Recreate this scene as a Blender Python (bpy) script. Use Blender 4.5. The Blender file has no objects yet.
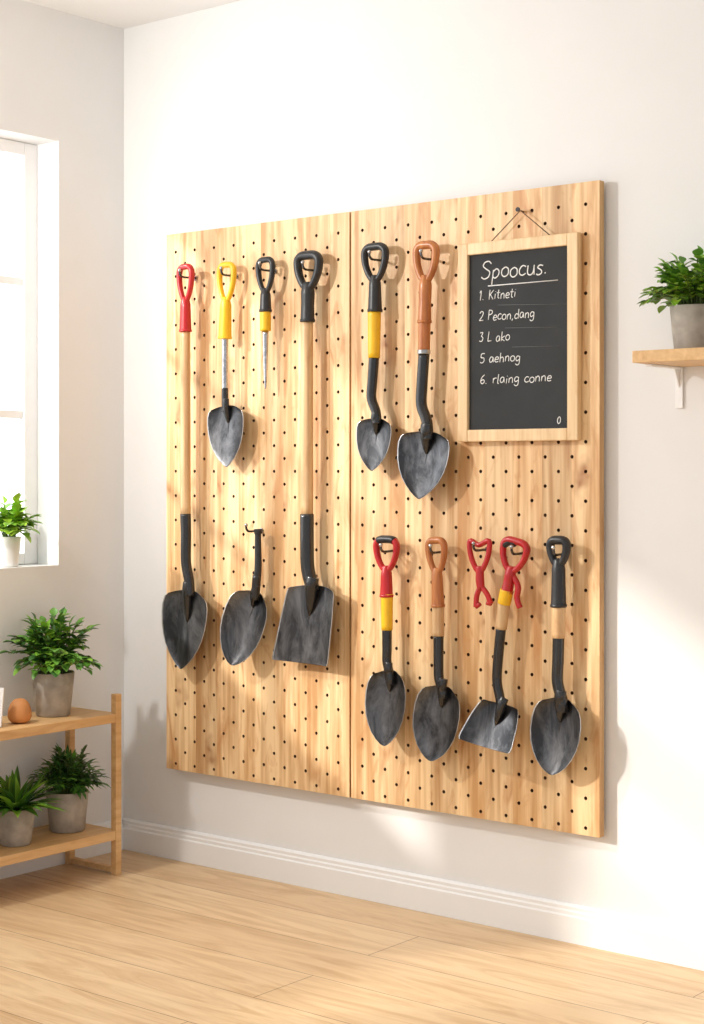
import bpy, math, random
from mathutils import Vector, Matrix
random.seed(7)
scene = bpy.context.scene
# ------------------------------------------------------------------ calibration (metres; corner of room at origin)
F=1650.0; CAM=Vector((3.860,-3.616,1.20)); A=math.radians(39.0); CA=math.cos(A); SA=math.sin(A); HOR=470.0
def depth_at(px,off):
    k=(px-352)/F
    return (-off-CAM.y)/(CA+SA*k)
def W(px,py,off=0.0):
    """measured photo point -> point on the plane parallel to the back wall, 'off' metres in front of it"""
    k=(px-352)/F; t=depth_at(px,off)
    return Vector((CAM.x+t*(-SA+CA*k), -off, CAM.z-(py-HOR)/F*t))
def rad(w,px,off=0.07): return w*0.5*depth_at(px,off)/F
def horiz(w,px,off=0.07): return (W(px+w/2,470,off)-W(px-w/2,470,off)).x

# ------------------------------------------------------------------ materials
def newmat(name):
    m=bpy.data.materials.new(name); m.use_nodes=True
    nt=m.node_tree; b=nt.nodes['Principled BSDF']
    return m,nt,b
def s2l(c):
    return tuple(((x/255.0)/12.92 if x/255.0<=0.04045 else ((x/255.0+0.055)/1.055)**2.4) for x in c)+(1.0,)
def simple(name,rgb,rough=0.5,metal=0.0,var=0.12,scale=30.0,bump=0.0,stretch=(1,1,1),coat=0.0,detail=4):
    m,nt,b=newmat(name); N=nt.nodes; L=nt.links
    tc=N.new('ShaderNodeTexCoord'); mp=N.new('ShaderNodeMapping'); mp.inputs['Scale'].default_value=stretch
    no=N.new('ShaderNodeTexNoise'); no.inputs['Scale'].default_value=scale; no.inputs['Detail'].default_value=detail
    L.new(tc.outputs['Object'],mp.inputs['Vector']); L.new(mp.outputs['Vector'],no.inputs['Vector'])
    cr=N.new('ShaderNodeValToRGB'); c=s2l(rgb)
    cr.color_ramp.elements[0].position=0.3; cr.color_ramp.elements[1].position=0.7
    cr.color_ramp.elements[0].color=tuple(x*(1-var) for x in c[:3])+(1,)
    cr.color_ramp.elements[1].color=tuple(min(1,x*(1+var)) for x in c[:3])+(1,)
    L.new(no.outputs['Fac'],cr.inputs['Fac']); L.new(cr.outputs['Color'],b.inputs['Base Color'])
    b.inputs['Roughness'].default_value=rough; b.inputs['Metallic'].default_value=metal
    if coat: b.inputs['Coat Weight'].default_value=coat
    if bump:
        bp=N.new('ShaderNodeBump'); bp.inputs['Strength'].default_value=bump; bp.inputs['Distance'].default_value=0.004
        L.new(no.outputs['Fac'],bp.inputs['Height']); L.new(bp.outputs['Normal'],b.inputs['Normal'])
    return m
def wood(name,light,dark,knot,grain_axis='z',plank=0.0,rough=0.55,fine=90.0,vary=0.5,lo=0.36,hi=0.64,knotamt=0.7,knots=False):
    m,nt,b=newmat(name); N=nt.nodes; L=nt.links
    tc=N.new('ShaderNodeTexCoord')
    def mapped(sc):
        mp=N.new('ShaderNodeMapping'); mp.inputs['Scale'].default_value=sc; L.new(vec,mp.inputs['Vector']); return mp.outputs['Vector']
    vec=tc.outputs['Object']
    ax='xyz'.index(grain_axis)
    def S(a,c):
        s=[a,a,a]; s[ax]=c; return s
    if plank:
        sp=N.new('ShaderNodeSeparateXYZ'); L.new(vec,sp.inputs[0])
        dv=N.new('ShaderNodeMath'); dv.operation='DIVIDE'; dv.inputs[1].default_value=plank; L.new(sp.outputs[0],dv.inputs[0])
        fl=N.new('ShaderNodeMath'); fl.operation='FLOOR'; L.new(dv.outputs[0],fl.inputs[0])
        wn=N.new('ShaderNodeTexWhiteNoise'); wn.noise_dimensions='1D'; L.new(fl.outputs[0],wn.inputs['W'])
        ad=N.new('ShaderNodeVectorMath'); ad.operation='ADD'; L.new(vec,ad.inputs[0])
        ms=N.new('ShaderNodeVectorMath'); ms.operation='SCALE'; ms.inputs['Scale'].default_value=9.0
        L.new(wn.outputs['Color'],ms.inputs[0]); L.new(ms.outputs[0],ad.inputs[1]); vec=ad.outputs[0]
    n1=N.new('ShaderNodeTexNoise'); n1.inputs['Scale'].default_value=1.0; n1.inputs['Detail'].default_value=6; n1.inputs['Distortion'].default_value=0.3
    L.new(mapped(S(fine,2.5)),n1.inputs['Vector'])
    n2=N.new('ShaderNodeTexNoise'); n2.inputs['Scale'].default_value=1.0; n2.inputs['Detail'].default_value=3; n2.inputs['Distortion'].default_value=1.2
    L.new(mapped(S(fine*0.22,1.3)),n2.inputs['Vector'])
    n3=N.new('ShaderNodeTexNoise'); n3.inputs['Scale'].default_value=1.0; n3.inputs['Detail'].default_value=6; n3.inputs['Distortion'].default_value=2.5
    L.new(mapped(S(13.0,3.6)),n3.inputs['Vector'])
    r1=N.new('ShaderNodeValToRGB'); r1.color_ramp.elements[0].position=lo; r1.color_ramp.elements[1].position=hi
    r1.color_ramp.elements[0].color=s2l(dark); r1.color_ramp.elements[1].color=s2l(light)
    mx=N.new('ShaderNodeMath'); mx.operation='MULTIPLY_ADD'; mx.inputs[1].default_value=0.45
    L.new(n1.outputs['Fac'],mx.inputs[0])
    h=N.new('ShaderNodeMath'); h.operation='MULTIPLY'; h.inputs[1].default_value=0.55; L.new(n2.outputs['Fac'],h.inputs[0]); L.new(h.outputs[0],mx.inputs[2])
    L.new(mx.outputs[0],r1.inputs['Fac'])
    r3=N.new('ShaderNodeValToRGB'); r3.color_ramp.elements[0].position=0.55; r3.color_ramp.elements[1].position=0.76
    r3.color_ramp.elements[0].color=(0,0,0,1); r3.color_ramp.elements[1].color=(knotamt,knotamt,knotamt,1)
    L.new(n3.outputs['Fac'],r3.inputs['Fac'])
    m1=N.new('ShaderNodeMix'); m1.data_type='RGBA'; m1.inputs[7].default_value=s2l(knot)
    L.new(r3.outputs['Color'],m1.inputs[0]); L.new(r1.outputs['Color'],m1.inputs[6])
    out=m1.outputs[2]
    if knots:
        vo=N.new('ShaderNodeTexVoronoi'); vo.inputs['Scale'].default_value=1.0; vo.inputs['Randomness'].default_value=1.0
        dn=N.new('ShaderNodeTexNoise'); dn.inputs['Scale'].default_value=14; L.new(vec,dn.inputs['Vector'])
        dsc=N.new('ShaderNodeVectorMath'); dsc.operation='SCALE'; dsc.inputs['Scale'].default_value=.5; L.new(dn.outputs['Color'],dsc.inputs[0])
        dad=N.new('ShaderNodeVectorMath'); dad.operation='ADD'; L.new(mapped(S(7.0,2.6)),dad.inputs[0]); L.new(dsc.outputs[0],dad.inputs[1])
        L.new(dad.outputs[0],vo.inputs['Vector'])
        rk=N.new('ShaderNodeValToRGB'); e=rk.color_ramp.elements; e[0].position=.02; e[0].color=(.85,.85,.85,1); e[1].position=.19; e[1].color=(0,0,0,1)
        e2=e.new(.09); e2.color=(.35,.35,.35,1)
        L.new(vo.outputs['Distance'],rk.inputs['Fac'])
        m2=N.new('ShaderNodeMix'); m2.data_type='RGBA'; m2.inputs[7].default_value=s2l((158,100,54))
        L.new(rk.outputs['Color'],m2.inputs[0]); L.new(out,m2.inputs[6]); out=m2.outputs[2]
    if plank:
        hs=N.new('ShaderNodeHueSaturation'); mr=N.new('ShaderNodeMapRange')
        mr.inputs['To Min'].default_value=1-0.14*vary; mr.inputs['To Max'].default_value=1+0.10*vary
        L.new(wn.outputs['Value'],mr.inputs['Value']); L.new(mr.outputs[0],hs.inputs['Value']); L.new(out,hs.inputs['Color']); out=hs.outputs[0]
    L.new(out,b.inputs['Base Color']); b.inputs['Roughness'].default_value=rough
    bp=N.new('ShaderNodeBump'); bp.inputs['Strength'].default_value=0.08; bp.inputs['Distance'].default_value=0.002
    L.new(n1.outputs['Fac'],bp.inputs['Height']); L.new(bp.outputs['Normal'],b.inputs['Normal'])
    return m
def floor_mat():
    m,nt,b=newmat('oak_floorboards'); N=nt.nodes; L=nt.links
    tc=N.new('ShaderNodeTexCoord')
    br=N.new('ShaderNodeTexBrick'); br.offset=0.37; br.inputs['Scale'].default_value=1.0
    br.inputs['Brick Width'].default_value=2.1; br.inputs['Row Height'].default_value=0.21
    br.inputs['Mortar Size'].default_value=0.0014; br.inputs['Mortar Smooth'].default_value=0.3; br.inputs['Bias'].default_value=0.0
    br.inputs['Color1'].default_value=s2l((222,190,148)); br.inputs['Color2'].default_value=s2l((236,208,168)); br.inputs['Mortar'].default_value=s2l((150,112,76))
    L.new(tc.outputs['Object'],br.inputs['Vector'])
    mp=N.new('ShaderNodeMapping'); mp.inputs['Scale'].default_value=(1.8,14,1); L.new(tc.outputs['Object'],mp.inputs['Vector'])
    n=N.new('ShaderNodeTexNoise'); n.inputs['Scale'].default_value=1.0; n.inputs['Detail'].default_value=9; n.inputs['Roughness'].default_value=.64; n.inputs['Distortion'].default_value=2.0
    L.new(mp.outputs[0],n.inputs['Vector'])
    r=N.new('ShaderNodeValToRGB'); r.color_ramp.elements[0].position=0.36; r.color_ramp.elements[1].position=0.58
    r.color_ramp.elements[0].color=(0.78,0.69,0.58,1); r.color_ramp.elements[1].color=(1,1,1,1)
    L.new(n.outputs['Fac'],r.inputs['Fac'])
    mx=N.new('ShaderNodeMix'); mx.data_type='RGBA'; mx.blend_type='MULTIPLY'; mx.inputs[0].default_value=0.9
    L.new(br.outputs['Color'],mx.inputs[6]); L.new(r.outputs['Color'],mx.inputs[7]); L.new(mx.outputs[2],b.inputs['Base Color'])
    b.inputs['Roughness'].default_value=0.40
    bp=N.new('ShaderNodeBump'); bp.inputs['Strength'].default_value=0.05; bp.inputs['Distance'].default_value=0.002
    L.new(n.outputs['Fac'],bp.inputs['Height']); L.new(bp.outputs['Normal'],b.inputs['Normal'])
    return m
def steel(name,dark,light,rough=0.42,metal=0.75,scale=14,lo=.4,hi=.72,stretch=(1,1,1)):
    m,nt,b=newmat(name); N=nt.nodes; L=nt.links
    tc=N.new('ShaderNodeTexCoord'); mp=N.new('ShaderNodeMapping'); mp.inputs['Scale'].default_value=stretch; L.new(tc.outputs['Object'],mp.inputs['Vector'])
    n=N.new('ShaderNodeTexNoise'); n.inputs['Scale'].default_value=scale; n.inputs['Detail'].default_value=8; n.inputs['Roughness'].default_value=0.7; n.inputs['Distortion'].default_value=0.6
    L.new(mp.outputs[0],n.inputs['Vector'])
    r=N.new('ShaderNodeValToRGB'); r.color_ramp.elements[0].position=lo; r.color_ramp.elements[1].position=hi
    r.color_ramp.elements[0].color=s2l(dark); r.color_ramp.elements[1].color=s2l(light)
    L.new(n.outputs['Fac'],r.inputs['Fac']); L.new(r.outputs['Color'],b.inputs['Base Color'])
    n2=N.new('ShaderNodeTexNoise'); n2.inputs['Scale'].default_value=scale*3; n2.inputs['Detail'].default_value=5
    L.new(tc.outputs['Object'],n2.inputs['Vector'])
    mr=N.new('ShaderNodeMapRange'); mr.inputs['To Min'].default_value=rough-0.08; mr.inputs['To Max'].default_value=rough+0.10
    L.new(n2.outputs['Fac'],mr.inputs['Value']); L.new(mr.outputs[0],b.inputs['Roughness'])
    b.inputs['Metallic'].default_value=metal
    bp=N.new('ShaderNodeBump'); bp.inputs['Strength'].default_value=0.05; bp.inputs['Distance'].default_value=0.003
    L.new(n.outputs['Fac'],bp.inputs['Height']); L.new(bp.outputs['Normal'],b.inputs['Normal'])
    return m
M={}
M['wall']=simple('wall_paint',(233,233,233),0.85,var=0.012,scale=6,bump=0.04)
M['ceil']=simple('ceiling_paint',(237,237,237),0.9,var=0.01,scale=6)
M['trim']=simple('trim_paint',(240,240,240),0.5,var=0.01,scale=5)
M['floor']=floor_mat()
M['board']=wood('pine_pegboard',(240,206,158),(198,150,98),(188,124,68),'z',plank=0.088,rough=0.5,fine=64,vary=1.0,lo=.39,hi=.59,knotamt=.8,knots=True)
M['boardedge']=wood('pine_edge',(218,178,128),(190,146,98),(180,124,70),'z',rough=0.6)
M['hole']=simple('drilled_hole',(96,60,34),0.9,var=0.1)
M['shaft']=wood('ash_shaft',(228,196,150),(194,150,104),(182,130,84),'z',rough=0.4,fine=160)
M['brown']=wood('varnished_beech',(204,134,78),(164,94,50),(152,78,40),'z',rough=0.3,fine=150)
M['rack']=wood('light_birch',(232,194,140),(210,166,112),(200,150,96),'y',rough=0.5,fine=80)
M['frame']=wood('frame_pine',(240,212,168),(218,180,132),(206,162,110),'z',rough=0.5,fine=110)
M['blade']=steel('forged_steel',(58,59,62),(138,138,141),0.33,0.88,scale=9,lo=.42,hi=.82,stretch=(1.6,1.6,.7))
M['edge']=steel('worn_steel_edge',(160,160,162),(212,212,212),0.3,0.85)
M['blk']=simple('black_steel_paint',(28,28,30),0.26,var=0.15,scale=40,coat=0.4)
M['rub']=simple('black_rubber',(38,39,42),0.38,var=0.12,scale=60)
M['red']=simple('red_plastic',(184,20,28),0.32,var=0.06,coat=0.3)
M['yel']=simple('yellow_plastic',(242,190,26),0.38,var=0.05,coat=0.2)
M['chrome']=steel('bright_steel',(170,170,174),(220,220,222),0.22,1.0,scale=30)
M['hook']=steel('hook_steel',(60,60,62),(120,120,122),0.25,0.9,scale=30)
M['slate']=simple('chalkboard_slate',(44,46,48),0.8,var=0.18,scale=9,detail=6)
M['chalk']=simple('chalk',(236,236,234),0.95,var=0.05,scale=200)
M['faint']=simple('faint_chalk',(110,112,112),0.95,var=0.1,scale=200)
M['string']=simple('jute_string',(90,66,46),0.9)
M['concrete']=simple('concrete',(168,160,150),0.9,var=0.26,scale=24,bump=0.3,detail=8)
M['white_pot']=simple('white_ceramic',(234,233,230),0.35,var=0.01)
M['soil']=simple('soil',(62,46,34),0.95,var=0.3,scale=120,bump=0.6)
M['terra']=simple('terracotta',(200,136,80),0.65,var=0.14,scale=18,bump=.15)
M['leafA']=simple('leaf_green',(92,144,50),0.42,var=0.35,scale=22)
M['leafB']=simple('leaf_dark_green',(64,110,48),0.42,var=0.35,scale=22)
M['leafC']=simple('leaf_bright_green',(156,198,58),0.42,var=0.3,scale=22)
M['leafD']=simple('leaf_fresh_green',(128,178,56),0.42,var=0.3,scale=22)
M['stem']=simple('stem',(94,114,54),0.6)
M['white']=simple('white_enamel',(240,240,240),0.4,var=0.01)

# ------------------------------------------------------------------ mesh builder
class MB:
    def __init__(s): s.v=[];s.f=[];s.m=[];s.sm=[];s.mats=[]
    def mi(s,k):
        if k not in s.mats: s.mats.append(k)
        return s.mats.index(k)
    def add(s,vs,fs,mat,smooth=True):
        o=len(s.v); s.v+= [tuple(v) for v in vs]; i=s.mi(mat)
        for f in fs: s.f.append(tuple(o+a for a in f)); s.m.append(i); s.sm.append(smooth)
    def box(s,a,b,mat,bev=0.0):
        x0,y0,z0=a;x1,y1,z1=b
        if x0>x1:x0,x1=x1,x0
        if y0>y1:y0,y1=y1,y0
        if z0>z1:z0,z1=z1,z0
        if bev<=0:
            vs=[(x0,y0,z0),(x1,y0,z0),(x1,y1,z0),(x0,y1,z0),(x0,y0,z1),(x1,y0,z1),(x1,y1,z1),(x0,y1,z1)]
            s.add(vs,[(0,3,2,1),(4,5,6,7),(0,1,5,4),(1,2,6,5),(2,3,7,6),(3,0,4,7)],mat,False)
        else:
            import bmesh
            bm=bmesh.new(); bmesh.ops.create_cube(bm,size=1.0)
            for v in bm.verts: v.co=Vector(((x0+x1)/2+v.co.x*(x1-x0),(y0+y1)/2+v.co.y*(y1-y0),(z0+z1)/2+v.co.z*(z1-z0)))
            bmesh.ops.bevel(bm,geom=bm.edges[:],offset=bev,segments=2,affect='EDGES',profile=0.6)
            bm.verts.index_update()
            s.add([v.co.copy() for v in bm.verts],[tuple(v.index for v in f.verts) for f in bm.faces],mat,False); bm.free()
    def tube(s,path,radii,mat,closed=False,flat=1.0,ref=(0,-1,0),seg=14,caps=True):
        P=[Vector(p) for p in path]; n=len(P); ref=Vector(ref); vs=[];fs=[]
        if not hasattr(radii,'__len__'): radii=[radii]*n
        for i in range(n):
            if closed: T=P[(i+1)%n]-P[i-1]
            else: T=P[min(i+1,n-1)]-P[max(i-1,0)]
            T.normalize(); Nn=T.cross(ref)
            if Nn.length<1e-4: Nn=T.cross(Vector((1,0,0.1)))
            Nn.normalize(); B=Nn.cross(T).normalized()
            for j in range(seg):
                a=2*math.pi*j/seg
                vs.append(P[i]+Nn*radii[i]*math.cos(a)+B*radii[i]*flat*math.sin(a))
        for i in range(n if closed else n-1):
            for j in range(seg):
                a=i*seg+j;b=i*seg+(j+1)%seg;c=((i+1)%n)*seg+(j+1)%seg;d=((i+1)%n)*seg+j
                fs.append((a,b,c,d))
        s.add(vs,fs,mat)
        if caps and not closed:
            o=len(s.v)-len(vs)
            s.f.append(tuple(o+j for j in range(seg))[::-1]); s.m.append(s.mi(mat)); s.sm.append(False)
            s.f.append(tuple(o+(n-1)*seg+j for j in range(seg))); s.m.append(s.mi(mat)); s.sm.append(False)
    def lathe(s,c,prof,mat,seg=40,smooth=True):
        vs=[];fs=[]
        for r,z in prof:
            for j in range(seg):
                a=2*math.pi*j/seg; vs.append((c[0]+r*math.cos(a),c[1]+r*math.sin(a),c[2]+z))
        for i in range(len(prof)-1):
            for j in range(seg):
                fs.append((i*seg+j,i*seg+(j+1)%seg,(i+1)*seg+(j+1)%seg,(i+1)*seg+j))
        s.add(vs,fs,mat,smooth)
    def leaf(s,base,d,up,L,w,mat,droop=0.2,prof=(0.05,.75,1,.62,0.0)):
        d=d.normalized(); side=d.cross(up)
        if side.length<1e-3: side=d.cross(Vector((1,0.3,0)))
        side.normalize(); nr=side.cross(d).normalized(); vs=[]
        n=len(prof)
        for i,p in enumerate(prof):
            q=i/(n-1); c=base+d*L*q-nr*droop*L*q*q
            vs+= [c-side*w*p+nr*w*p*0.35, c, c+side*w*p+nr*w*p*0.35]
        fs=[]
        for i in range(n-1):
            a=i*3; fs+=[(a,a+1,a+4,a+3),(a+1,a+2,a+5,a+4)]
        s.add(vs,fs,mat)
    def obj(s,name,autosmooth=True):
        me=bpy.data.meshes.new(name); me.from_pydata(s.v,[],s.f); me.update()
        for k in s.mats: me.materials.append(M[k])
        me.polygons.foreach_set('material_index',s.m); me.polygons.foreach_set('use_smooth',s.sm)
        o=bpy.data.objects.new(name,me); scene.collection.objects.link(o); return o
def smooth_path(pts,sub=6,closed=False):
    P=[Vector(p) for p in pts]; n=len(P); out=[]
    rng=range(n) if closed else range(n-1)
    for i in rng:
        if closed: a,b,c,d=P[i-1],P[i],P[(i+1)%n],P[(i+2)%n]
        else: a,b,c,d=P[max(i-1,0)],P[i],P[i+1],P[min(i+2,n-1)]
        for k in range(sub):
            t=k/sub
            out.append(0.5*((2*b)+(c-a)*t+(2*a-5*b+4*c-d)*t*t+(3*b-a-3*c+d)*t**3))
    if not closed: out.append(P[-1])
    return out

# ------------------------------------------------------------------ room shell
H=2.60
XR=5.2; YN=-4.8
mb=MB(); mb.box((-0.14,0,-0.1),(XR,0.14,H+0.1),'wall'); mb.obj('wall_back')
mb=MB(); mb.box((-0.14,YN,-0.1),(XR,0.0,0),'floor'); mb.obj('floor')
mb=MB(); mb.box((-0.14,YN,H),(XR,0.0,H+0.1),'ceil'); mb.obj('ceiling')
Z0,Z1=0.910,2.203
wins=[(-0.27,-1.52),(-1.86,-3.60)]
mb=MB()
mb.box((-0.14,YN,0),(0,0,Z0),'wall'); mb.box((-0.14,YN,Z1),(0,0,H),'wall')
ys=[0]+[v for w in wins for v in w]+[YN]
for i in range(0,len(ys),2): mb.box((-0.14,ys[i+1],Z0),(0,ys[i],Z1),'wall')
mb.obj('wall_left')
def baseboard(name,a,b,normal):
    # stepped moulding profile (d out of wall, z)
    prof=[(0,0),(0.016,0),(0.016,0.066),(0.012,0.070),(0.012,0.078),(0.009,0.082),(0.009,0.090),(0.004,0.096),(0,0.096)]
    mb=MB(); vs=[]; n=Vector(normal)
    for p in (Vector(a),Vector(b)):
        for d,z in prof: vs.append(p+n*d+Vector((0,0,z)))
    k=len(prof); fs=[(i,(i+1)%k,k+(i+1)%k,k+i) for i in range(k)]+[tuple(range(k))[::-1],tuple(range(k,2*k))]
    mb.add(vs,fs,'trim',False); return mb.obj(name)
baseboard('baseboard_back',(0.0,-0.0005,0.0005),(XR,-0.0005,0.0005),(0,-1,0))
baseboard('baseboard_left',(0.0005,-0.017,0.0005),(0.0005,YN,0.0005),(1,0,0))
for wi,(ya,yb) in enumerate(wins):
    mb=MB(); x0,x1=-0.138,-0.098; fw=0.05
    ya-=0.001; yb+=0.001
    mb.box((x0,ya-fw,Z0+.001),(x1,ya,Z1-.001),'white',.003); mb.box((x0,yb,Z0+.001),(x1,yb+fw,Z1-.001),'white',.003)
    mb.box((x0,yb+fw,Z0+.001),(x1,ya-fw,Z0+.035),'white',.003); mb.box((x0,yb+fw,Z1-.04),(x1,ya-fw,Z1-.001),'white',.003)
    ym=(ya+yb)/2; mb.box((x0,ym-.03,Z0+.035),(x1,ym+.03,Z1-.04),'white',.003)
    for z in (1.37,1.777): mb.box((x0+.008,yb+fw,z-.012),(x1-.008,ya-fw,z+.012),'white',.002)
    mb.obj('window_%d'%(wi+1))

# ------------------------------------------------------------------ pegboard panels with drilled holes
TB=0.022; FR=0.034
def panel(name,xa,xb,zb,ztop):
    mb=MB(); y=-FR; yb=-FR+TB
    cols=round((xb-xa)/0.077); rows=round((ztop-zb)/0.0375)
    pw=(xb-xa)/cols; rh=(ztop-zb)/rows; hr=0.0048; seg=12
    for r in range(rows):
        z0=zb+r*rh; z1=z0+rh; odd=r%2
        if r==rows-1:
            mb.add([(xa,y,z0),(xb,y,z0),(xb,y,z1),(xa,y,z1)],[(0,1,2,3)],'board',False); continue
        xs=[]
        if odd:
            mb.add([(xa,y,z0),(xa+pw/2,y,z0),(xa+pw/2,y,z1),(xa,y,z1)],[(0,1,2,3)],'board',False)
            mb.add([(xb-pw/2,y,z0),(xb,y,z0),(xb,y,z1),(xb-pw/2,y,z1)],[(0,1,2,3)],'board',False)
            xs=[xa+pw*(c+0.5) for c in range(cols-1)]
        else: xs=[xa+pw*c for c in range(cols)]
        for x0 in xs:
            cx=x0+pw/2; cz=(z0+z1)/2; ring=[];outer=[];deep=[]
            for j in range(seg):
                a=2*math.pi*(j+0.5)/seg; c,s_=math.cos(a),math.sin(a)
                ring.append((cx+hr*c,y,cz+hr*s_)); deep.append((cx+hr*c,y+0.014,cz+hr*s_))
                k=min((pw/2)/max(abs(c),1e-6),(rh/2)/max(abs(s_),1e-6))
                outer.append((cx+k*c,y,cz+k*s_))
            corners=[(cx+pw/2,y,cz+rh/2),(cx-pw/2,y,cz+rh/2),(cx-pw/2,y,cz-rh/2),(cx+pw/2,y,cz-rh/2)]
            vs=ring+outer+deep+corners; fs=[]
            ca=[math.atan2(rh,pw)%(2*math.pi),math.atan2(rh,-pw)%(2*math.pi),math.atan2(-rh,-pw)%(2*math.pi),math.atan2(-rh,pw)%(2*math.pi)]
            for j in range(seg):
                k=(j+1)%seg; a0=(2*math.pi*(j+0.5)/seg); a1=a0+2*math.pi/seg
                f=[j,seg+j]
                for q,c in enumerate(ca):
                    for cc in (c,c+2*math.pi):
                        if a0<cc<a1: f.append(3*seg+q)
                f+=[seg+k,k]; fs.append(tuple(f))
            mb.add(vs,fs,'board',False)
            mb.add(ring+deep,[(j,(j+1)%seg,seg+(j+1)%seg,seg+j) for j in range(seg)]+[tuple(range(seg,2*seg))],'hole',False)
    vs=[(xa,y,zb),(xb,y,zb),(xb,y,ztop),(xa,y,ztop),(xa,yb,zb),(xb,yb,zb),(xb,yb,ztop),(xa,yb,ztop)]
    mb.add(vs,[(4,5,6,7),(0,4,5,1),(1,5,6,2),(2,6,7,3),(3,7,4,0)],'boardedge',False)
    # wall battens behind
    for z in (zb+.15,ztop-.2): mb.box((xa+.05,-0.0005,z),(xb-.05,yb,z+.05),'boardedge')
    return mb.obj(name)
xl=W(166.5,0,FR).x; xs=W(350.3,0,FR).x; xr=W(599.5,0,FR).x
ztp=(W(167,235,FR).z+W(600,180,FR).z)/2; zbt=(W(167,768,FR).z+W(600,838,FR).z)/2
panel('pegboard',xl,xs-0.0035,zbt,ztp); panel('pegboard',xs+0.0035,xr,zbt,ztp)

# ------------------------------------------------------------------ garden tools
OFF=0.076
def lerp_list(vals,sub):
    out=[]
    for i in range(len(vals)-1):
        for k in range(sub): out.append(vals[i]+(vals[i+1]-vals[i])*k/sub)
    out.append(vals[-1]); return out
def grip(mb,pxc,py0,py1,wpx,mat,op=0.6,yaw=0.0,thick=7.5,lean=0.0,neckpx=11,ringflat=1.15,mat2=None,topmat=None):
    top=W(pxc,py0,OFF); bot=W(pxc+lean,py1,OFF)
    V=(bot-top); Ht=V.length; V.normalize()
    U=Vector((1,0,0)); U=(U-V*U.dot(V)).normalized()
    r=rad(thick,pxc); wm=max(horiz(wpx,pxc)/2-r,r*0.9)
    h=Ht*op
    pts=[(0,0),(.62,.015),(.97,.13),(1.0,.34),(.84,.60),(.48,.86),(0,1.0),(-.48,.86),(-.84,.60),(-1.0,.34),(-.97,.13),(-.62,.015)]
    P=[top+U*wm*a+V*(r+(h-r)*b) for a,b in pts]
    sp=smooth_path(P,5,True); n=len(sp)
    rr=[r*(1.0+0.12*math.cos(2*math.pi*i/n)) for i in range(n)]
    mb.tube(sp,rr,mat,closed=True,flat=ringflat)
    if topmat: # moulded over-sleeve on the crossbar
        k=n//8; idx=[(i)%n for i in range(-k,k+1)]
        mb.tube([sp[i] for i in idx],[r*1.22]*len(idx),topmat,flat=ringflat)
    nr=rad(neckpx,pxc)
    ns=[top+V*(h-r*1.6), top+V*(h+ (Ht-h)*.10), top+V*(h+(Ht-h)*.5), top+V*Ht*0.995, bot]
    mb.tube(smooth_path(ns,4),lerp_list([r*1.1,max(r*1.7,nr*.95),nr*1.02,nr*1.12,nr*1.1],4),mat2 or mat)
    mb.tube([bot-V*.004,bot+V*.003],[nr*1.22,nr*1.18],mat2 or mat)
    hook(pxc,py0+thick*2.0+2.0)
def shaft(mb,pts,w0,w1,mat):
    P=[W(p[0],p[1],OFF+(p[2] if len(p)>2 else 0)) for p in pts]
    sp=smooth_path(P,6); n=len(sp)
    r0=rad(w0,pts[0][0]); r1=rad(w1,pts[-1][0])
    mb.tube(sp,[r0+(r1-r0)*i/(n-1) for i in range(n)],mat,seg=18)
PROF={
 'pointed':[(0,.62),(.03,.80),(.08,.93),(.18,1.0),(.32,1.0),(.46,.96),(.6,.86),(.72,.72),(.82,.54),(.90,.36),(.96,.19),(1,.03)],
 'round':[(0,.50),(.03,.68),(.08,.82),(.18,.94),(.32,1.0),(.48,1.0),(.62,.93),(.75,.78),(.85,.60),(.93,.38),(.98,.18),(1,.04)],
 'square':[(0,.76),(.02,.80),(.05,.83),(.15,.86),(.3,.89),(.5,.93),(.7,.96),(.85,.985),(.96,1.0),(.985,.985),(1,.96)],
 'pan':[(0,.62),(.04,.70),(.12,.76),(.25,.82),(.45,.90),(.65,.95),(.85,1.0),(.95,1.0),(.985,.97),(1,.93)],
}
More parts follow.
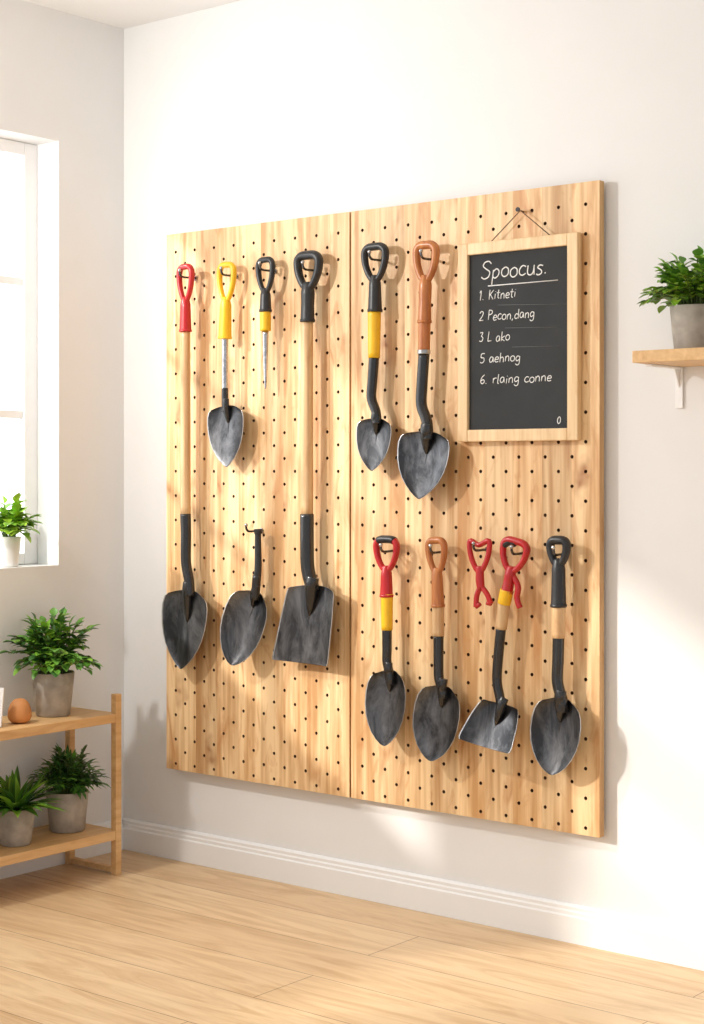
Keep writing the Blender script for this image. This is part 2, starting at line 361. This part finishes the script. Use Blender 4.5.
def blade(mb,kind,tp,tip,wpx,depth=0.020,sock=0.42,sw=10,off0=0.0,off1=0.014,neck=None,twist=0.0,drop=0.05,lipmat='edge',U0=None):
    a=W(tp[0],tp[1],OFF+off0); b=W(tip[0],tip[1],OFF+off1)
    V=b-a; Ln=V.length; V.normalize(); U=Vector((1,0,0)); U=(U-V*U.dot(V)).normalized()
    Nf=Vector((0,-1,0)); Nf=(Nf-V*Nf.dot(V)).normalized()
    if U0: U=Vector(U0)
    R=Matrix.Rotation(twist,3,V); U=R@U; Nf=R@Nf
    hw=horiz(wpx,tp[0])/2
    prof=PROF[kind]; ts=[-1,-.965,-.85,-.65,-.42,-.2,0,.2,.42,.65,.85,.965,1]
    sub=3; S=[]
    for i in range(len(prof)-1):
        for k in range(sub):
            q=k/sub; S.append((prof[i][0]+(prof[i+1][0]-prof[i][0])*q, prof[i][1]+(prof[i+1][1]-prof[i][1])*q))
    S.append(prof[-1])
    def pt(s,w,t,th):
        v=s*Ln + drop*Ln*(t*t)*(1-min(1,s*3))
        n=depth*(abs(t)**2.2)*(w**0.7)*(1-0.35*s) - depth*0.55 - th
        n+= 0.35*depth*(s**3)
        if kind in('pan','square') : n=depth*(abs(t)**3.0)*(1-0.55*s)-depth*0.5-th
        return a+U*hw*w*t+V*v+Nf*n
    T=len(ts)
    for th in (0,0.0022):
        vs=[pt(s,w,t,th) for s,w in S for t in ts]; fs=[];fe=[]
        for i in range(len(S)-1):
            for j in range(T-1):
                q=(i*T+j,i*T+j+1,(i+1)*T+j+1,(i+1)*T+j)
                (fe if (j in(0,T-2) ) and th==0 and i>3 else fs).append(q)
        o=len(mb.v); mb.add(vs,fs,'blade')
        if fe:
            idx=mb.mi(lipmat)
            for f in fe: mb.f.append(tuple(o+x for x in f)); mb.m.append(idx); mb.sm.append(True)
        if th==0: of=o
        else: ob=o
    nS=len(S); rim=[i*T for i in range(nS)]+[(nS-1)*T+j for j in range(1,T)]+[i*T+T-1 for i in range(nS-2,-1,-1)]+[j for j in range(T-2,0,-1)]
    idx=mb.mi(lipmat)
    for i in range(len(rim)):
        p,q=rim[i],rim[(i+1)%len(rim)]
        mb.f.append((of+p,of+q,ob+q,ob+p)); mb.m.append(idx); mb.sm.append(False)
    # socket cone running down the blade
    r=rad(sw,tp[0])
    P=[a-V*Ln*0.10+Nf*r*0.35, a+Nf*r*0.35, a+V*Ln*sock*.35+Nf*(r*.1-depth*.1), a+V*Ln*sock*.75-Nf*depth*.35, a+V*Ln*sock-Nf*depth*.6]
    mb.tube(smooth_path(P,5),lerp_list([r*1.0,r*1.05,r*.95,r*.6,r*.12],5),'blk' if neck is None else neck,flat=0.8)
    # central crease ridge
    mb.tube([a+V*Ln*sock*.8-Nf*depth*.52,a+V*Ln*min(.8,sock+.28)-Nf*depth*.58],[0.0035,0.001],'blade',flat=0.5,caps=False)
HOOKS=[]
def hook(px,py): HOOKS.append((px,py))
def build_hook(px,py,up=0.018,out=0.066):
    mb=MB(); p=W(px,py,OFF)
    y0=-FR-0.001; yo=-FR-out
    P=[(p.x,y0,p.z),(p.x,y0-.012,p.z),(p.x,yo+.018,p.z-.001),(p.x,yo+.006,p.z+.001),(p.x,yo,p.z+.008),(p.x,yo-.001,p.z+up)]
    mb.tube(smooth_path(P,5),0.0034,'hook',ref=(1,0,0),seg=10)
    e=Vector(P[-1]); mb.lathe((e.x,e.y,e.z),[(0,-.0055),(.004,-.004),(.0055,0),(.004,.004),(0,.0055)],'chrome',12)
    mb.tube([(p.x,y0,p.z),(p.x,y0-.003,p.z)],.008,'chrome',ref=(1,0,0),seg=12)
    return mb.obj('pegboard_hook')

# 1 long pointed shovel, red grip
mb=MB(); grip(mb,185.5,264,331,16,'red',.56,thick=5.5,neckpx=11); shaft(mb,[(185.5,328),(185.5,420),(185.5,517)],9.5,10.5,'shaft')
shaft(mb,[(185.5,514),(186,535),(186,562,),(189,580),(190,596)],11,10,'blk'); blade(mb,'pointed',(188,590),(180,669),45,sw=10); mb.obj('garden_shovel')
# 2 yellow grip transplanting shovel
mb=MB(); grip(mb,227,262,338,18,'yel',.52,thick=5.5,neckpx=12,lean=-2); shaft(mb,[(225,335),(225,370),(225,392)],6.5,6.5,'chrome')
shaft(mb,[(225,388),(225,400),(225,412)],7,7,'blk'); blade(mb,'pointed',(226.5,405),(226,467),36,sw=8,sock=.3,depth=.015,off1=.004); mb.obj('transplanting_shovel')
# 3 dibber
mb=MB(); grip(mb,265.5,257,311,18,'rub',.66,thick=5.5,neckpx=11); shaft(mb,[(265.5,310),(265.5,331)],11,11,'yel')
shaft(mb,[(265.5,331),(265.5,360),(265.5,380),(265.5,389)],6.5,1.5,'chrome'); mb.obj('garden_dibber')
# 4 long square spade
mb=MB(); grip(mb,308.5,251,321,27,'rub',.54,thick=8.3,neckpx=13,lean=-1); shaft(mb,[(307,319),(307,420),(307,516)],12,12.5,'shaft')
shaft(mb,[(307,514),(307,545),(308,570),(314,592)],14,14,'blk'); blade(mb,'square',(313,585),(299,663),56,depth=.016,sw=14,sock=.4,U0=(1,0,-.02)); mb.obj('digging_spade')
# 5 hand scoop
mb=MB(); shaft(mb,[(258,529),(258,545),(258,570),(255,590)],6,8,'rub'); shaft(mb,[(258,529),(258.3,534)],9,8,'rub')
shaft(mb,[(257,575),(255,600)],9,9,'blk'); blade(mb,'round',(255,592),(230,665),40,depth=.028,sw=8,sock=.22,off1=.024,twist=math.radians(-5)); mb.obj('hand_scoop')
hook(252,531)
# 6 black+yellow trowel shovel
mb=MB(); grip(mb,375,243,311,26,'rub',.56,thick=7.2,neckpx=13); shaft(mb,[(374.5,310),(374,358)],13.5,12,'yel')
shaft(mb,[(374,357),(372.5,380),(371.5,398),(376,412),(377,424)],10.5,9.5,'blk'); blade(mb,'pointed',(376,418),(371,471),35,sw=9,sock=.32,depth=.015,off1=.005); mb.obj('border_shovel')
# 7 brown handle shovel
mb=MB(); grip(mb,426.5,241,322,25,'brown',.5,thick=7.8,neckpx=12.5,lean=-2); shaft(mb,[(424.5,318),(424,352)],12.5,12,'brown')
shaft(mb,[(424,350),(424,354)],13,13,'edge')
shaft(mb,[(424,354),(422,385),(421.5,405),(427,422),(428,440)],11.5,11,'blk'); blade(mb,'pointed',(427,431),(418,499),52,sw=12,sock=.34); mb.obj('garden_shovel')
# 9 red/black + yellow
mb=MB(); grip(mb,386.5,536,596,25,'red',.58,thick=6.6,neckpx=12,topmat='rub'); shaft(mb,[(387,594),(387,630)],12.5,11.5,'yel')
shaft(mb,[(387,629),(387,650),(387,662),(390,676),(390,684)],10,9,'blk'); blade(mb,'round',(389,670),(383,746),40,sw=9,sock=.3,depth=.023); mb.obj('hand_shovel')
# 10 brown
mb=MB(); grip(mb,436,537,606,21,'brown',.52,thick=6.6,neckpx=12,lean=2); shaft(mb,[(438,604),(438.5,636)],12,11.5,'shaft')
shaft(mb,[(438.5,635),(438.5,662),(439,678),(443,692),(443,698)],10.5,9.5,'blk'); blade(mb,'round',(443,686),(429,761),46,sw=10,sock=.3,depth=.023); mb.obj('hand_shovel')
# 11 red forked spare handle
mb=MB()
def wl(pts,w,mat):
    P=smooth_path([W(a,b,OFF) for a,b in pts],6); mb.tube(P,rad(w,pts[0][0]),mat,seg=12)
P=smooth_path([W(a,b,OFF) for a,b in [(470,541),(479,545),(489,541),(488,556),(482,570),(477,570),(471,556)]],5,True); mb.tube(P,rad(5.5,478),'red',closed=True)
P=smooth_path([W(a,b,OFF) for a,b in [(480,566),(480,580),(481,588)]],5); mb.tube(P,lerp_list([rad(8,479),rad(9,479),rad(8,479)],5),'red')
wl([(481,586),(477,595),(476,607)],5.5,'red'); wl([(481,586),(487,594),(491,604)],5.5,'red')
wl([(476,607),(480,604)],4.5,'red'); wl([(491,604),(487,603)],4.5,'red')
mb.obj('shovel_handle_grip'); hook(479,550)
# 12 red grip with pan scoop
mb=MB(); grip(mb,517,538,592,29,'red',.62,thick=6.8,neckpx=11,lean=-10); shaft(mb,[(507,590),(504,604)],14,13.5,'yel')
wl([(512,574),(518,586),(517,598),(520,608)],6,'red'); wl([(504,545),(511,541),(516,544)],7.6,'rub')
shaft(mb,[(504,602),(501,629)],12.5,12,'shaft'); shaft(mb,[(501,628),(498.5,655),(497,680),(500,698),(502,710)],10.5,9.5,'blk')
blade(mb,'pan',(503,703),(483,746),52,sw=10,sock=.5,depth=.026,off1=.05,U0=(1,0,-.14)); mb.obj('scoop_shovel')
# 13 black grip
mb=MB(); grip(mb,558.5,536,606,23,'rub',.42,thick=8.2,neckpx=14,ringflat=1.2); shaft(mb,[(558.5,604),(558.5,638)],14,13.5,'shaft')
shaft(mb,[(558.5,636),(558,660),(557.5,682),(562,700),(562,712)],12,11.5,'blk'); blade(mb,'round',(561,698),(550,775),50,sw=12,sock=.32,depth=.023); mb.obj('hand_shovel')
for h in HOOKS: build_hook(*h)

# ------------------------------------------------------------------ chalkboard
mb=MB(); fo=0.058; tl=W(457.5,243,fo); brp=W(577.5,439,fo); x0,x1=tl.x,brp.x; z1=(W(458.5,243,fo).z+W(579.5,233,fo).z)/2; z0=(W(458.5,442,fo).z+W(579.5,440,fo).z)/2
bw=0.031; yb=-FR-.002
mb.box((x0,-fo,z0),(x0+bw,yb,z1),'frame',.003); mb.box((x1-bw,-fo,z0),(x1,yb,z1),'frame',.003)
mb.box((x0+bw,-fo,z1-bw),(x1-bw,yb,z1),'frame',.003); mb.box((x0+bw,-fo,z0),(x1-bw,yb,z0+bw),'frame',.003)
ys_=-0.048; mb.box((x0+bw-.002,ys_,z0+bw-.002),(x1-bw+.002,yb-.001,z1-bw+.002),'slate')
FONT={
'S':(.62,[[(.55,.85),(.4,1),(.15,.95),(.08,.74),(.28,.56),(.5,.38),(.45,.1),(.2,0),(.02,.12)]]),
'p':(.58,[[(.1,.5),(.08,-.35)],[(.1,.4),(.28,.55),(.45,.4),(.4,.14),(.22,.02),(.09,.14)]]),
'o':(.52,[[(.25,.55),(.06,.42),(.05,.15),(.22,0),(.42,.12),(.42,.42),(.25,.55)]]),
'c':(.48,[[(.42,.48),(.22,.55),(.06,.35),(.08,.1),(.25,0),(.44,.1)]]),
'u':(.55,[[(.06,.55),(.06,.15),(.2,0),(.38,.12),(.42,.55)],[(.42,.4),(.46,0)]]),
's':(.45,[[(.38,.5),(.2,.55),(.08,.42),(.3,.25),(.32,.08),(.15,0),(.03,.06)]]),
'.':(.28,[[(.08,.0),(.12,.05)]]),
',':(.28,[[(.12,.06),(.06,-.14)]]),
'1':(.35,[[(.05,.75),(.18,.95),(.16,0)]]),
'2':(.55,[[(.05,.75),(.2,.95),(.42,.8),(.3,.4),(.04,.02)],[(.04,.02),(.48,.03)]]),
'3':(.5,[[(.06,.9),(.35,.92),(.22,.55)],[(.22,.55),(.42,.35),(.3,.03),(.04,.08)]]),
'5':(.5,[[(.42,.95),(.1,.92),(.08,.55),(.36,.5),(.4,.15),(.2,0),(.02,.08)]]),
'6':(.5,[[(.38,.92),(.12,.6),(.06,.2),(.24,0),(.42,.2),(.3,.42),(.1,.3)]]),
'0':(.5,[[(.25,.8),(.06,.55),(.07,.18),(.24,0),(.42,.18),(.42,.58),(.25,.8)]]),
'K':(.6,[[(.08,1),(.08,0)],[(.5,.95),(.1,.45)],[(.18,.5),(.52,0)]]),
'P':(.55,[[(.08,1),(.08,0)],[(.08,.98),(.4,.9),(.4,.6),(.1,.48)]]),
'L':(.5,[[(.1,1),(.06,.02)],[(.06,.02),(.45,.06)]]),
'i':(.26,[[(.12,.5),(.1,0)],[(.13,.72),(.14,.76)]]),
't':(.42,[[(.2,.85),(.18,.1),(.34,0)],[(.02,.55),(.38,.57)]]),
'n':(.55,[[(.08,.52),(.08,0)],[(.08,.36),(.26,.55),(.4,.4),(.42,0)]]),
'm':(.75,[[(.06,.52),(.06,0)],[(.06,.38),(.2,.55),(.33,.4),(.34,0)],[(.34,.38),(.5,.55),(.6,.4),(.62,0)]]),
'e':(.5,[[(.06,.28),(.4,.32),(.34,.52),(.16,.52),(.05,.25),(.16,.02),(.42,.08)]]),
'a':(.55,[[(.4,.48),(.2,.55),(.05,.3),(.14,.02),(.34,.1),(.4,.48)],[(.4,.5),(.46,0)]]),
'd':(.55,[[(.4,.4),(.2,.5),(.05,.25),(.16,.0),(.36,.1)],[(.42,.95),(.44,0)]]),
'g':(.55,[[(.4,.48),(.2,.55),(.05,.32),(.16,.06),(.38,.2)],[(.42,.52),(.42,-.2),(.22,-.35),(.05,-.22)]]),
'h':(.55,[[(.08,.95),(.08,0)],[(.08,.36),(.26,.52),(.4,.38),(.42,0)]]),
'k':(.5,[[(.08,.95),(.08,0)],[(.4,.5),(.1,.25),(.42,0)]]),
'l':(.28,[[(.12,.95),(.1,.1),(.2,0)]]),
'r':(.42,[[(.08,.52),(.08,0)],[(.08,.34),(.22,.52),(.38,.48)]]),
' ':(.42,[]),}
def chalk(s,px,py,size,th,track=1.0):
    p=W(px,py,-ys_); x=p.x; z=p.z
    for ch in s:
        w,st=FONT[ch]; jz=random.uniform(-.06,.06)*size
        for poly in st:
            P=[Vector((x+(a*track+b*.12)*size, ys_-0.0006, z+jz+b*size)) for a,b in poly]
            mb.tube(smooth_path(P,4) if len(P)>2 else P,th,'chalk',flat=0.35,seg=6)
        x+=w*size*track
chalk('Spoocus.',481,279,.045,.0017,1.15)
mb.tube([W(488,286,-ys_+.0006),W(558,280,-ys_+.0006)],.0013,'chalk',flat=.35,seg=6)
for s,py,tr in (('1. Kitneti',300,1.12),('2 Pecon,dang',321,1.12),('3 L ako',342,1.12),('5 aehnog',363,1.2),('6. rlaing conne',384,1.27)):
    chalk(s,479 if py<360 else 480,py,.0255,.0012,tr)
for a,b,py in ((505,560,328),(512,560,347),(498,566,305)):
    mb.tube([W(a,py,-ys_+.0005),W(b,py-1,-ys_+.0005)],.0005,'faint',flat=.35,seg=6)
chalk('0',557,424,.022,.0012)
pin=W(518.5,210,fo)
mb.tube([Vector((W(489,240,fo).x,-fo+.008,z1-.002)),Vector((pin.x,-.049,pin.z)),Vector((W(549,235,fo).x,-fo+.008,z1-.002))],.0014,'string',seg=8)
mb.obj('chalkboard')
mb=MB(); mb.tube([(pin.x,-FR-.001,pin.z-.002),(pin.x,-.060,pin.z+.001)],.0025,'chrome',ref=(1,0,0),seg=10)
mb.tube([(pin.x,-.060,pin.z+.001),(pin.x,-.063,pin.z+.0015)],.006,'rub',ref=(1,0,0),seg=12); mb.obj('picture_nail')

# ------------------------------------------------------------------ wall shelf on the right
mb=MB(); sx0=1.945; sx1=2.75
mb.box((sx0,-.213,1.450),(sx1,-.001,1.478),'rack',.002)
for bx in (sx0+.002,sx1-.1):
    mb.box((bx,-.006,1.350),(bx+.020,-.001,1.4495),'white',.001)
    mb.box((bx,-.16,1.4445),(bx+.020,-.006,1.4495),'white',.001)
    mb.add([(bx+.008,-.006,1.40),(bx+.012,-.006,1.40),(bx+.012,-.006,1.4445),(bx+.008,-.006,1.4445),(bx+.008,-.03,1.4445),(bx+.012,-.03,1.4445)],
       [(0,3,4),(1,5,2),(0,4,5,1),(0,1,2,3),(3,2,5,4)],'white',False)
mb.obj('wall_shelf')

# ------------------------------------------------------------------ shelf rack on the left
mb=MB(); ya,yb=-0.240,-1.25; p=.022
for x in (.019,.224):
    for y in (ya-p,yb): mb.box((x,y,0.0005),(x+p,y+p,.536 if x>.1 else .478),'rack',.002)
for z in (.452,.105):
    mb.box((.021,yb+p,z),(.244,ya-p-.0,z+.027),'rack',.002)
for y in (ya-p+.001,yb+.001):
    mb.box((.041,y,.006),(.224,y+.02,.022),'rack',.002)
    mb.box((.041,y,.455),(.224,y+.02,.478),'rack',.002)
    mb.box((.041,y,.107),(.224,y+.02,.131),'rack',.002)
mb.obj('plant_shelf_rack')
ZT=.479; ZL=.132

# ------------------------------------------------------------------ plants
def pot(mb,c,rt,rb,h,mat):
    t=.007
    mb.lathe(c,[(0,.0005),(rb*.94,.0005),(rb,.004),(rb+(rt-rb)*.5,h*.5),(rt*.995,h*.985),(rt-.0015,h),(rt-t,h),(rt-t-.001,h-.004),(rt-t-.002,h*.86)],mat,44)
    mb.lathe(c,[(0,h*.9),(rt*.6,h*.895),(rt-t-.001,h*.87)],'soil',30)
def plant(name,c,rt,rb,h,potmat,leafs,nst,R,Hh,LL,LW,per,minx=None,maxy=None,miny=None,style='bush',droop=.25,seed=1,start=.3,prof=(0.05,.75,1,.62,0.0)):
    random.seed(seed); mb=MB(); c=Vector(c); pot(mb,c,rt,rb,h,potmat); top=c+Vector((0,0,h*.9))
    def ok(q): return (minx is None or q.x>minx) and (maxy is None or q.y<maxy) and (miny is None or q.y>miny)
    k=0; tries=0
    while k<nst and tries<nst*8:
        tries+=1
        ph=random.uniform(0,2*math.pi); th=math.acos(1-random.random()*.98) if style!='up' else random.uniform(0,.95)
        rr=random.uniform(.62,1.0)
        base=top+Vector((math.cos(ph),math.sin(ph),0))*rt*.45*random.random()
        tip=top+Vector((R*math.sin(th)*math.cos(ph)*rr,R*math.sin(th)*math.sin(ph)*rr,.012+Hh*math.cos(th)**.8*rr))
        if not ok(top+(tip-top)*(1.12 if style=='blade' else 1.0)): continue
        k+=1
        mid=(base+tip)/2+Vector((0,0,Hh*.16*math.sin(th)))
        P=smooth_path([base,mid,tip],5)
        if style=='blade':
            d=(tip-base); lm=random.choice(leafs)
            mb.leaf(base,(mid-base).normalized()*.6+d.normalized()*.4,Vector((0,0,1)) if th>.3 else Vector((math.cos(ph),math.sin(ph),0.2)),d.length*1.1,LW*random.uniform(.8,1.2),lm,droop*math.sin(th)+.05,prof=(.15,.55,.9,1,.85,.5,0))
            continue
        mb.tube(P,[.0016]*len(P),'stem',seg=5,caps=False,ref=(.3,-.8,.2))
        n=len(P)-1
        for i in range(per):
            q=start+(1-start)*i/(max(1,per-1)); idx=q*n; a=int(min(n-1,idx)); pp=P[a].lerp(P[a+1],idx-a); T=(P[a+1]-P[a]).normalized()
            az=i*2.4+ph; sd=Vector((math.cos(az),math.sin(az),random.uniform(-.1,.5)))
            d=(T*.55+sd*.9) if q<.99 else T
            Lr=LL*random.uniform(.75,1.2)
            if not ok(pp+d.normalized()*Lr*1.1): continue
            mb.leaf(pp,d,Vector((0,0,1)),Lr,LW*random.uniform(.8,1.15),random.choice(leafs),droop,prof=prof)
    return mb.obj(name)
OV=(0.1,.7,1,.95,.6,0.0)
plant('potted_basil',(.125,-.400,ZT),.063,.050,.128,'concrete',['leafA','leafA','leafD','leafB'],75,.140,.190,.033,.0120,10,minx=.012,seed=3,prof=OV)
plant('potted_rosemary',(.125,-.345,ZL),.063,.052,.118,'concrete',['leafB','leafB','leafA'],90,.105,.128,.030,.0058,13,minx=.012,miny=-.452,seed=5,maxy=-.2)
plant('potted_fern',(.150,-.560,ZL),.056,.044,.105,'concrete',['leafA','leafD','leafB'],90,.135,.125,.05,.012,5,minx=.012,maxy=-.456,seed=8,style='blade',droop=.4)
plant('potted_boxwood',(2.058,-.115,1.4785),.060,.050,.104,'concrete',['leafA','leafD','leafD','leafC'],95,.118,.125,.026,.0112,10,maxy=-.012,seed=11,prof=OV)
plant('potted_herb',(-.045,-.425,Z0+.001),.036,.028,.09,'white_pot',['leafC','leafC','leafD'],36,.076,.11,.034,.014,7,minx=-.09,seed=13,prof=OV)
# terracotta egg-shaped ornament
mb=MB(); pr=[(0,0)]+[(.043*math.sin(math.pi*t)**.62*(1-.46*t),.070*(1-math.cos(math.pi*t))/2) for t in [i/16 for i in range(1,16)]]+[(0,.070)]
mb.lathe((.165,-.558,ZT+.0005),pr,'terra',32); mb.obj('terracotta_egg')
# small white photo frame standing on the rack
mb=MB()
def rotbox(mb,c,sx,sy,sz,yaw,pitch,mat):
    R=Matrix.Rotation(yaw,3,'Z')@Matrix.Rotation(pitch,3,'X')
    vs=[Vector(c)+R@Vector((x*sx,y*sy,z*sz)) for x,y,z in [(-.5,-.5,0),(.5,-.5,0),(.5,.5,0),(-.5,.5,0),(-.5,-.5,1),(.5,-.5,1),(.5,.5,1),(-.5,.5,1)]]
    mb.add(vs,[(0,3,2,1),(4,5,6,7),(0,1,5,4),(1,2,6,5),(2,3,7,6),(3,0,4,7)],mat,False)
fy=-.680
rotbox(mb,(.15,fy,ZT+.002),.11,.010,.11,math.radians(35),math.radians(-16),'white')
rotbox(mb,(.1515,fy-.0045,ZT+.012),.085,.008,.088,math.radians(35),math.radians(-16),'concrete')
mb.obj('photo_frame')

# ------------------------------------------------------------------ world: hazy bright sky on the window side, dimmer on the room side
w=bpy.data.worlds.new('World'); scene.world=w; w.use_nodes=True; nt=w.node_tree
bg=nt.nodes['Background']; bg.inputs[0].default_value=(0.95,0.975,1.0,1)
tc=nt.nodes.new('ShaderNodeTexCoord'); sp=nt.nodes.new('ShaderNodeSeparateXYZ'); mr=nt.nodes.new('ShaderNodeMapRange')
nt.links.new(tc.outputs['Generated'],sp.inputs[0]); nt.links.new(sp.outputs[0],mr.inputs['Value'])
mr.inputs['From Min'].default_value=-.55; mr.inputs['From Max'].default_value=-.05; mr.inputs['To Min'].default_value=3.0; mr.inputs['To Max'].default_value=0.70
nt.links.new(mr.outputs[0],bg.inputs[1])
def area(name,loc,rot,sx,sy,p,col):
    l=bpy.data.lights.new(name,'AREA'); l.shape='RECTANGLE'; l.size=sx; l.size_y=sy; l.energy=p; l.color=col
    o=bpy.data.objects.new(name,l); o.location=loc; o.rotation_euler=rot; scene.collection.objects.link(o); return o
# unseen key light added at left so the tools cast crisp shadows
key=area('added_key_light',(.16,-1.62,2.12),(0,0,0),.11,.11,23,(1,.965,.91))
key.rotation_euler=(Vector((1.55,0,.95))-key.location).to_track_quat('-Z','Y').to_euler()
sl=bpy.data.lights.new('sun','SUN'); sl.energy=3.0; sl.angle=math.radians(3.0); sl.color=(1,.95,.87)
so=bpy.data.objects.new('sun',sl); scene.collection.objects.link(so)
so.rotation_euler=Vector((1,1.1,-.65)).to_track_quat('-Z','Y').to_euler(); so.location=(-3,-3,4)

# ------------------------------------------------------------------ camera
cd=bpy.data.cameras.new('camera'); co=bpy.data.objects.new('camera',cd); scene.collection.objects.link(co)
co.location=CAM; co.rotation_euler=(math.radians(90),0,A); cd.sensor_width=36; cd.sensor_fit='AUTO'; cd.lens=F/1024*36; cd.shift_y=(HOR-512)/1024
cd.clip_start=.05; scene.camera=co
scene.view_settings.view_transform='Standard'; scene.view_settings.look='None'; scene.view_settings.exposure=0.0
